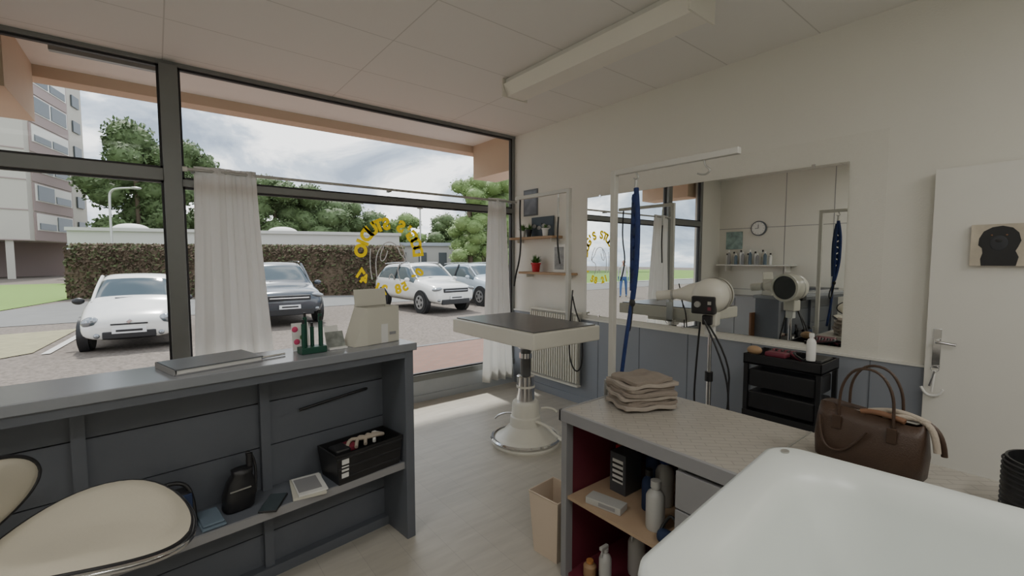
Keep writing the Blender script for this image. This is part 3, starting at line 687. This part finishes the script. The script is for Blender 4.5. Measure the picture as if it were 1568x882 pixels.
# ------------------------------------------------------------ exterior
GZ=-.30
box(None,'ground',-80,120,4.36,160,GZ-.2,GZ,M_asph)
g=E('pavement');box(g,'paving',-3,12,4.36,8.2,GZ,GZ+.02,M_pave);box(g,'kerb',-3,12,8.2,8.32,GZ,GZ+.03,M_road)
def flat(name,pts,z,m): return mk(None,name,[(x,y,z) for x,y in pts],[tuple(range(len(pts)))],m)
flat('road',[(-60,17.2),(60,17.9),(60,20),(9,21.5),(-3,26),(-4.2,22.8),(-60,19.5)],GZ+.012,M_road)
flat('lawn',[(-60,21),(-4.3,22.9),(-3.0,28.2),(-4.3,46),(-60,46)],GZ+.02,M_grass)
flat('dry_verge',[(-4.6,15.5),(-1.6,15.9),(-1.9,12.3),(-2.6,11.6)],GZ+.015,M_sand)
flat('road_kerb',[(-60,20.6),(-4.2,22.5),(-4.3,22.9),(-60,21.0)],GZ+.03,M_bldw)
flat('parking_line',[(-1.75,12.0),(-1.62,12.0),(-1.2,16.6),(-1.35,16.6)],GZ+.017,M_bldw)
flat('parking_line',[(1.15,11.5),(1.27,11.5),(1.5,16.6),(1.36,16.6)],GZ+.017,M_bldw)
# canopy above the shop front
g=E('shopfront_canopy')
box(g,'soffit_slab',-3.5,5,CY+.14,5.5,3.08,3.3,M_soffit)
box(g,'fascia_beam',-3.5,5,5.35,5.55,2.985,3.5,M_peach)
box(g,'side_beam_left',-1.15,-.72,CY+.14,5.35,2.62,3.08,M_peach);box(g,'side_beam_right',3.56,3.95,CY+.14,5.35,2.62,3.08,M_peach)
box(g,'lamp_tube',-.55,.12,4.75,4.80,3.03,3.075,M_frame)

def car(x,y,rz,L,W,Hh,paint,kind,grille=M_black):
    g=E('car',(x,y,GZ+.02),rz)
    hw=W/2;B={'hatch':(.60,.86,.90,.52),'suv':(.82,1.02,1.05,.60)}[kind]
    hood0,cowl,belt,roofw=B
    gc=.20 if kind=='hatch' else .26
    cw=.85 if kind=='hatch' else 1.15
    rf=cw+.72
    S=[(0.0,hw*.70,gc+.08,hood0-.12,hood0-.05,hw*.55),
       (.06,hw*.86,gc,hood0-.05,hood0+.03,hw*.66),
       (.22,hw*.95,gc,hood0+.03,hood0+.12,hw*.74),
       (cw-.1,hw*.985,gc,cowl-.04,cowl+.03,hw*.80),
       (cw,hw*.99,gc,cowl-.01,cowl+.06,hw*.80),
       (rf,hw,gc,belt,Hh-.05,hw*.70),
       (rf+.3,hw,gc,belt+.01,Hh-.03,hw*.70),
       (L-.75,hw,gc,belt+.04,Hh-.06,hw*.69),
       (L-.40,hw*.98,gc,belt+.06,Hh-.12,hw*.66),
       (L-.10,hw*.93,gc+.05,belt+.02,belt+.08,hw*.72),
       (L,hw*.84,gc+.12,belt-.15,belt-.08,hw*.66)]
    v=[];f=[];mi=[]
    for (yy,w,zb,zt,zr,wr) in S:
        zm=zb+(zt-zb)*.45
        half=[(w*.90,zb),(w,zm),(w*.985,zt),(wr,zr-.02),(wr*.85,zr+.01),(0,zr+.035)]
        ring=[(a,yy,b) for a,b in half]+[(-a,yy,b) for a,b in half[-2::-1]]
        v+=ring
    n=11
    for k in range(len(S)-1):
        for i in range(n-1):
            f.append((k*n+i,k*n+i+1,(k+1)*n+i+1,(k+1)*n+i))
            side=i in(2,7);top=i in(3,4,5,6)
            gl=(side and 4<=k<=7) or (top and k==4) or (top and k==8)
            mi.append(1 if gl else 0)
        f.append((k*n+n-1,k*n,(k+1)*n,(k+1)*n+n-1));mi.append(2)
    f.append(tuple(range(n))[::-1]);mi.append(0);f.append(tuple((len(S)-1)*n+i for i in range(n)));mi.append(0)
    me=bpy.data.meshes.new('body');me.from_pydata(v,[],f)
    for q in (paint,M_glassd,M_black): me.materials.append(q)
    for p,q in zip(me.polygons,mi): p.material_index=q
    bm=bmesh.new();bm.from_mesh(me);bmesh.ops.recalc_face_normals(bm,faces=bm.faces);bm.to_mesh(me);bm.free();me.shade_smooth()
    o=bpy.data.objects.new('body',me);COL.objects.link(o);o.parent=g;sub(o,2)
    for s in (-1,1):
        tube(g,'a_pillar',[(s*hw*.80,cw+.02,cowl+.04),(s*hw*.78,cw+.36,(cowl+Hh)/2),(s*hw*.70,rf+.02,Hh-.06)],.03,paint)
        tube(g,'b_pillar',[(s*hw*.985,rf+.65,belt),(s*hw*.86,rf+.65,(belt+Hh)/2),(s*hw*.71,rf+.65,Hh-.06)],.028,M_black)
        ball(g,'door_mirror',(s*(hw+.09),cw+.30,cowl+.06),(.10,.06,.07),paint if paint!=M_carwhite or kind=='suv' else M_black)
    wr=.30 if kind=='hatch' else .35
    for yy in (.62 if kind=='hatch' else .80,L-.65 if kind=='hatch' else L-.80):
        for s in (-1,1):
            xo=s*(hw+.012)
            cyl(g,'arch',(s*(hw-.16),yy,wr),(s*(hw-.005),yy,wr),wr+.055,M_black)
            cyl(g,'tyre',(s*(hw-.20),yy,wr),(xo,yy,wr),wr,M_tyre)
            cyl(g,'rim',(xo,yy,wr),(xo+s*.012,yy,wr),wr*.66,M_rim)
            for q in range(5):
                a=q*2*math.pi/5;cbox(g,'spoke_gap',(xo+s*.014,yy+wr*.40*math.cos(a),wr+wr*.40*math.sin(a)),(.004,.07,.10),M_tyre,rot=(math.degrees(a),0,0))
    hz=hood0-.02
    for s in (-1,1):
        if kind=='hatch':
            ball(g,'headlight',(s*hw*.72,.12,hz-.0),(.14,.12,.10),M_lamp,rot=(0,s*20,s*22));ball(g,'headlight_lens',(s*hw*.68,.03,hz-.01),(.05,.03,.045),M_glassd)
            ball(g,'fog_lamp',(s*hw*.60,.03,gc+.12),(.05,.05,.05),M_lamp)
        else:
            ball(g,'headlight',(s*hw*.76,.11,hz-.0),(.17,.12,.065),M_lamp,rot=(0,s*8,s*25))
            ball(g,'fog_lamp',(s*hw*.72,.06,gc+.18),(.06,.06,.05),M_lamp)
    if kind=='hatch':
        box(g,'lower_intake',-hw*.50,hw*.50,-.012,.05,gc+.05,gc+.19,M_black,.02)
        box(g,'plate',-.26,.26,-.035,-.015,gc+.15,gc+.26,M_plate,.004);box(g,'upper_slot',-.28,.28,-.003,.03,hz-.07,hz-.04,M_black)
        cbox(g,'badge',(0,.0,hz+.0),(.06,.02,.08),M_chrome,.004,rot=(0,45,0))
    else:
        box(g,'grille',-hw*.55,hw*.55,-.015,.05,hz-.12,hz+.02,grille,.02);box(g,'grille_bar',-hw*.5,hw*.5,-.022,-.015,hz-.06,hz-.04,M_chrome)
        box(g,'lower_intake',-hw*.62,hw*.62,-.018,.06,gc+.03,gc+.20,M_black,.02);box(g,'plate',-.26,.26,-.04,-.02,gc+.20,gc+.31,M_plate,.004)
        for s in (-1,1): tube(g,'roof_rail',[(s*hw*.66,rf+.1,Hh),(s*hw*.67,L-1.2,Hh+.02),(s*hw*.65,L-.5,Hh-.05)],.018,M_chrome)
    box(g,'plate_text',-.20,.20,-.042,-.038,gc+.185 if kind=='hatch' else gc+.235,gc+.225 if kind=='hatch' else gc+.275,M_black)
    tube(g,'wiper',[(-.3,cw+.03,cowl+.12),(.2,cw+.08,cowl+.13)],.01,M_black)
    return g
car(-.44,11.4,-4,3.6,1.62,1.47,M_carwhite,'hatch')
car(2.75,12.9,-2,4.5,1.90,1.70,M_cardark,'suv')
car(7.78,12.75,5,4.2,1.80,1.65,M_carwhite,'suv')
car(10.6,13.4,3,4.2,1.78,1.62,M_cargrey,'suv')

# hedge
def hedge(p0,p1,h,w):
    g=E('hedge');p0=Vector(p0);p1=Vector(p1);d=(p1-p0);Ln=d.length;d.normalize();nn=Vector((-d.y,d.x))
    v=[];f=[];nx=int(Ln/.3);prof=[(-w/2,0),(-w/2,h*.5),(-w/2*.9,h*.95),(0,h),(w/2*.9,h*.95),(w/2,h*.5),(w/2,0)]
    for i in range(nx+1):
        for a,z in prof:
            p=p0+d*Ln*i/nx+nn*(a+random.uniform(-.06,.06));v.append((p.x,p.y,GZ+z+(random.uniform(-.07,.07) if z else 0)))
    for i in range(nx):
        for k in range(6):f.append((i*7+k,i*7+k+1,(i+1)*7+k+1,(i+1)*7+k))
    f+= [tuple(range(7)),tuple(nx*7+k for k in range(7))]
    mk(g,'core',v,f,M_hedge)
    for m,cnt in ((M_hedge,9000),(M_hedge2,4500)):
        v=[];f=[]
        for i in range(cnt):
            t=random.random()*Ln;q=random.random()
            if q<.65:a=-w/2-random.uniform(-.05,.08);z=random.uniform(0,h)
            else:a=random.uniform(-w/2,w/2);z=h+random.uniform(-.05,.14)
            p=p0+d*t+nn*a;c=Vector((p.x,p.y,GZ+z));A=Vector((random.gauss(0,1),random.gauss(0,1),random.gauss(0,1))).normalized()*.09;Bv=A.orthogonal().normalized()*.05;k=len(v)
            v+=[c-A,c+Bv,c+A,c-Bv];f.append((k,k+1,k+2,k+3))
        mk(g,'foliage',v,f,m)
hedge((-2.9,28.8),(10.2,21.9),2.35,1.2)
def tree(x,y,r,h,m,n=3500,ls=.22,trunk=.3):
    g=E('tree',(x,y,GZ));tube(g,'trunk',[(0,0,0),(.1,0,h*.3),(0,.1,h*.65)],.18+.02*r*.5,M_bark)
    bl=[]
    for i in range(24):
        a=random.random()*6.28;q=random.random()**.5*r*.72;z=h*trunk+((i+.5)/24)*(h*(1-trunk)-r*.25)
        kk=1-.6*max(0,(z/h-.6)/.4)
        s=r*random.uniform(.30,.42)
        bl.append(((q*kk*math.cos(a),q*kk*math.sin(a),z),(s,s,s*.8)))
    bl.append(((0,0,h*.86),(r*.4,r*.4,h*.12)))
    for i,(c,s) in enumerate(bl):
        ball(g,'mass',c,(s[0]*.8,s[1]*.8,s[2]*.8),m,seg=10)
    leaves(g,'leaves',bl,n,ls,m);return g
tree(-1.2,61,4.8,16.2,M_leaf1,8000,.24,.06);tree(2.6,62,4.6,15.0,M_leaf1,8000,.24,.06);tree(6.6,66,4.2,11.5,M_leaf1,5000,.24,.08)
tree(11.5,60,4.8,11.7,M_leaf1,7000,.22,.08);tree(15.5,60,4.8,11.2,M_leaf1,7000,.22,.08);tree(19.5,62,4.6,10,M_leaf1,6000,.22,.06)
for i in range(9): tree(22+i*4.2+random.uniform(-1,1),66-i*1.9,3.8,8.5+random.uniform(-1,.8),M_leaf1 if i%2 else M_leaf2,3500,.22,.05)
tree(20.6,31.5,2.4,8.8,M_leaf2,4500,.11,.16);tree(24.6,33,3.2,10.0,M_leaf2,6000,.11,.16);tree(26.5,38,3.2,8.5,M_leaf1,4000,.15,.08)

# long low white building + small building
g=E('garage_building')
def slab(g,name,p0,p1,depth,z0,z1,m):
    p0=Vector(p0);p1=Vector(p1);d=(p1-p0).normalized();n=Vector((-d.y,d.x))*depth
    c=[p0,p1,p1+n,p0+n];v=[(q.x,q.y,z) for z in (z0,z1) for q in c]
    return mk(g,name,v,[(0,3,2,1),(4,5,6,7),(0,1,5,4),(1,2,6,5),(2,3,7,6),(3,0,4,7)],m)
slab(g,'block',(-5.0,46.3),(17.5,38.5),6,GZ,3.6,M_bldw);slab(g,'parapet',(-5.1,46.1),(17.6,38.3),6.4,3.6,3.85,M_bldw)
for x,y in ((-1.4,47.5),(9,44)): ball(g,'roof_dome',(x,y,3.85),(1.2,1.2,.5),M_soffit)
g=E('annex_building')
slab(g,'block',(19.0,45.5),(26.5,41.5),5,GZ,2.9,M_bldw);slab(g,'roof_band',(18.8,45.3),(26.7,41.2),5.5,2.9,3.25,M_roofg)
for t in (.2,.45,.7,.88):
    x=19+7.5*t;y=45.5-4*t;slab(g,'opening',(x-.3,y+.1),(x+.45,y-.3),.2,GZ+.9 if t<.6 else GZ,2.2,M_bldd)
# apartment block
g=E('apartment_block')
AX,AY=-8.9,60
v=[(-46,52),(AX,AY),(AX+3.0,AY+11.4),(-42,66)];P_=[(x,y,z) for z in (3.2,27) for x,y in v]
mk(g,'tower',P_,[(0,3,2,1),(4,5,6,7),(0,1,5,4),(1,2,6,5),(2,3,7,6),(3,0,4,7)],M_bld)
for t in (0.02,.12,.22,.32): 
    x=AX-.3-37*t;y=60-8*t;slab(g,'piloti',(x-.5,y),(x,y+.1),.6,GZ,3.2,M_bld)
slab(g,'ground_floor_wall',(-30,62),(-7.4,68),3,GZ,3.2,M_bldp)
d=Vector((3.0,11.4)).normalized();nrm=Vector((d.y,-d.x))
for k in range(8):
    z=4.3+k*2.75
    for a0,a1,mm,zz0,zz1,off in ((.8,8.2,M_bldp,-1.05,1.6,.10),(1.1,7.9,M_soffit,-.1,1.5,.16),(1.4,4.3,M_bldd,.0,1.4 if k%3 else .6,.22),(4.7,7.6,M_bldd,.0,(.7 if k%2 else 1.4),.22),(9.3,10.9,M_bldd,.1,1.3,.16)):
        p=Vector((AX,AY))
        q0=p+d*a0+nrm*off;q1=p+d*a1+nrm*off
        slab(g,'window_part',(q0.x,q0.y),(q1.x,q1.y),.12,z+zz0,z+zz1,mm)
    slab(g,'floor_band',(-46,51.93),(AX,AY-.07),.1,z-1.1,z-1.0,M_bldp)
def lamp(x,y,h,curve):
    g=E('street_lamp',(x,y,GZ))
    pts=[(0,0,0),(0,0,h*.5),(0,0,h-.8),(.05,0,h-.2),(.5,-.3,h)] if curve else [(0,0,0),(0,0,h*.5),(0,0,h)]
    if curve: pts+=[(1.4,-.9,h)]
    tube(g,'pole',pts,.07,M_steel);e=pts[-1];ball(g,'lamp_head',(e[0],e[1],e[2]),(.3,.22,.08),M_steel)
lamp(-2.2,40,6.5,True);lamp(18.6,36.5,6.3,False)

# ------------------------------------------------------------ passers-by (visible as small mirror reflections)
def personmat(name,top,legs,skin,hair):
    m=bpy.data.materials.new(name);m.use_nodes=True;n=m.node_tree.nodes;l=m.node_tree.links;b=n['Principled BSDF'];b.inputs['Roughness'].default_value=.8
    tc=n.new('ShaderNodeTexCoord');sp=n.new('ShaderNodeSeparateXYZ');mr=n.new('ShaderNodeMath');mr.operation='DIVIDE';mr.inputs[1].default_value=1.8
    cr=n.new('ShaderNodeValToRGB');cr.color_ramp.interpolation='CONSTANT'
    e=cr.color_ramp.elements;e[0].position=0;e[0].color=(.03,.03,.03,1);e[1].position=.045;e[1].color=(*legs,1)
    for p,c in ((.54,top),(.82,skin),(.955,hair)):
        q=e.new(p);q.color=(*c,1)
    l.new(tc.outputs['Object'],sp.inputs[0]);l.new(sp.outputs['Z'],mr.inputs[0]);l.new(mr.outputs[0],cr.inputs[0]);l.new(cr.outputs[0],b.inputs['Base Color']);return m
def person(x,y,rz,m,skin,stride=.18):
    g=E('person',(x,y,GZ+.0),rz)
    V=[(0,0,.95,.13,.10),(0,0,1.12,.125,.09),(0,0,1.32,.15,.10),(0,0,1.46,.10,.075),(0,0,1.53,.052,.052),(0,-.01,1.60,.06,.07),(0,-.015,1.67,.078,.095),(0,-.005,1.74,.06,.07)]
    Ed=[(i,i+1) for i in range(7)]
    for s in (-1,1):
        k=len(V);st=stride*s
        V+=[(s*.10,0,.88,.085,.085),(s*.11,-st*.5,.50,.058,.06),(s*.11,-st+.06,.09,.038,.04),(s*.12,-st-.10,.04,.036,.03)]
        Ed+=[(0,k),(k,k+1),(k+1,k+2),(k+2,k+3)]
        k=len(V)
        V+=[(s*.19,0,1.42,.052,.052),(s*.24,st*.4+.02,1.15,.040,.040),(s*.25,st-.06,.90,.027,.028),(s*.25,st-.08,.83,.020,.032)]
        Ed+=[(3,k),(k,k+1),(k+1,k+2),(k+2,k+3)]
        h=k+3
        for q in range(5):
            k=len(V);off=-.03+.015*q;ln=(.05,.075,.085,.078,.06)[q]
            V+=[(s*.25,st-.08+off,.80,.009,.009),(s*(.25-.012),st-.085+off*1.1,.80-ln,.008,.008)];Ed+=[(h,k),(k,k+1)]
    me=bpy.data.meshes.new('body');me.from_pydata([q[:3] for q in V],Ed,[]);o=bpy.data.objects.new('body',me);COL.objects.link(o);o.parent=g
    me.materials.append(m)
    sk=o.modifiers.new('skin','SKIN')
    for q,vv in zip(me.skin_vertices[0].data,V): q.radius=(vv[3],vv[4])
    me.skin_vertices[0].data[0].use_root=True
    sub(o,2);me.shade_smooth()
    for s in (-1,1): ball(g,'eye',(s*.03,-.10,1.67),(.011,.008,.008),M_dark,seg=10);ball(g,'ear',(s*.082,0,1.66),(.012,.02,.03),skin,seg=10)
    ball(g,'nose',(0,-.118,1.645),(.014,.02,.022),skin,seg=10);ball(g,'mouth',(0,-.10,1.605),(.026,.008,.006),M_maroon,seg=10)
M_skin=mat('skin',(.50,.30,.22),.6)
person(-10.4,13.2,60,personmat('clothes_a',(.55,.55,.55),(.06,.12,.28),(.50,.30,.22),(.08,.05,.03)),M_skin)
person(-10.8,11.6,75,personmat('clothes_b',(.08,.10,.14),(.05,.09,.22),(.50,.30,.22),(.03,.02,.015)),M_skin,.1)

# ------------------------------------------------------------ light, world, camera
w=bpy.data.worlds.new('sky');bpy.context.scene.world=w;w.use_nodes=True;n=w.node_tree.nodes;l=w.node_tree.links;n.clear()
o=n.new('ShaderNodeOutputWorld');b=n.new('ShaderNodeBackground');tc=n.new('ShaderNodeTexCoord')
mp=n.new('ShaderNodeMapping');mp.inputs['Scale'].default_value=(1,1,2.2);mp.inputs['Location'].default_value=(.3,.1,0)
nz=n.new('ShaderNodeTexNoise');nz.inputs['Scale'].default_value=3.0;nz.inputs['Detail'].default_value=10;nz.inputs['Roughness'].default_value=.58;nz.inputs['Distortion'].default_value=.4
cr=n.new('ShaderNodeValToRGB');e=cr.color_ramp;e.elements[0].position=.40;e.elements[0].color=(.24,.29,.37,1);e.elements[1].position=.565;e.elements[1].color=(1,1,1,1)
q=e.elements.new(.49);q.color=(.44,.50,.58,1)
l.new(tc.outputs['Generated'],mp.inputs[0]);l.new(mp.outputs[0],nz.inputs['Vector']);l.new(nz.outputs['Fac'],cr.inputs[0]);l.new(cr.outputs[0],b.inputs[0])
b.inputs[1].default_value=2.7;l.new(b.outputs[0],o.inputs[0])
sd=bpy.data.lights.new('sun','SUN');sd.energy=5;sd.angle=R(3);sd.color=(1,.96,.90);so=bpy.data.objects.new('sun',sd);COL.objects.link(so)
so.rotation_euler=Vector((-.12,-1,-1.58)).to_track_quat('-Z','Y').to_euler()

cd=bpy.data.cameras.new('camera');cam=bpy.data.objects.new('camera',cd);COL.objects.link(cam)
cd.sensor_width=36;cd.lens=700/1600*36;cam.location=(0,0,1.5);cd.clip_start=.02;cd.clip_end=500
cam.rotation_euler=(R(90-3.7),0,R(51.5-90))
bpy.context.scene.camera=cam
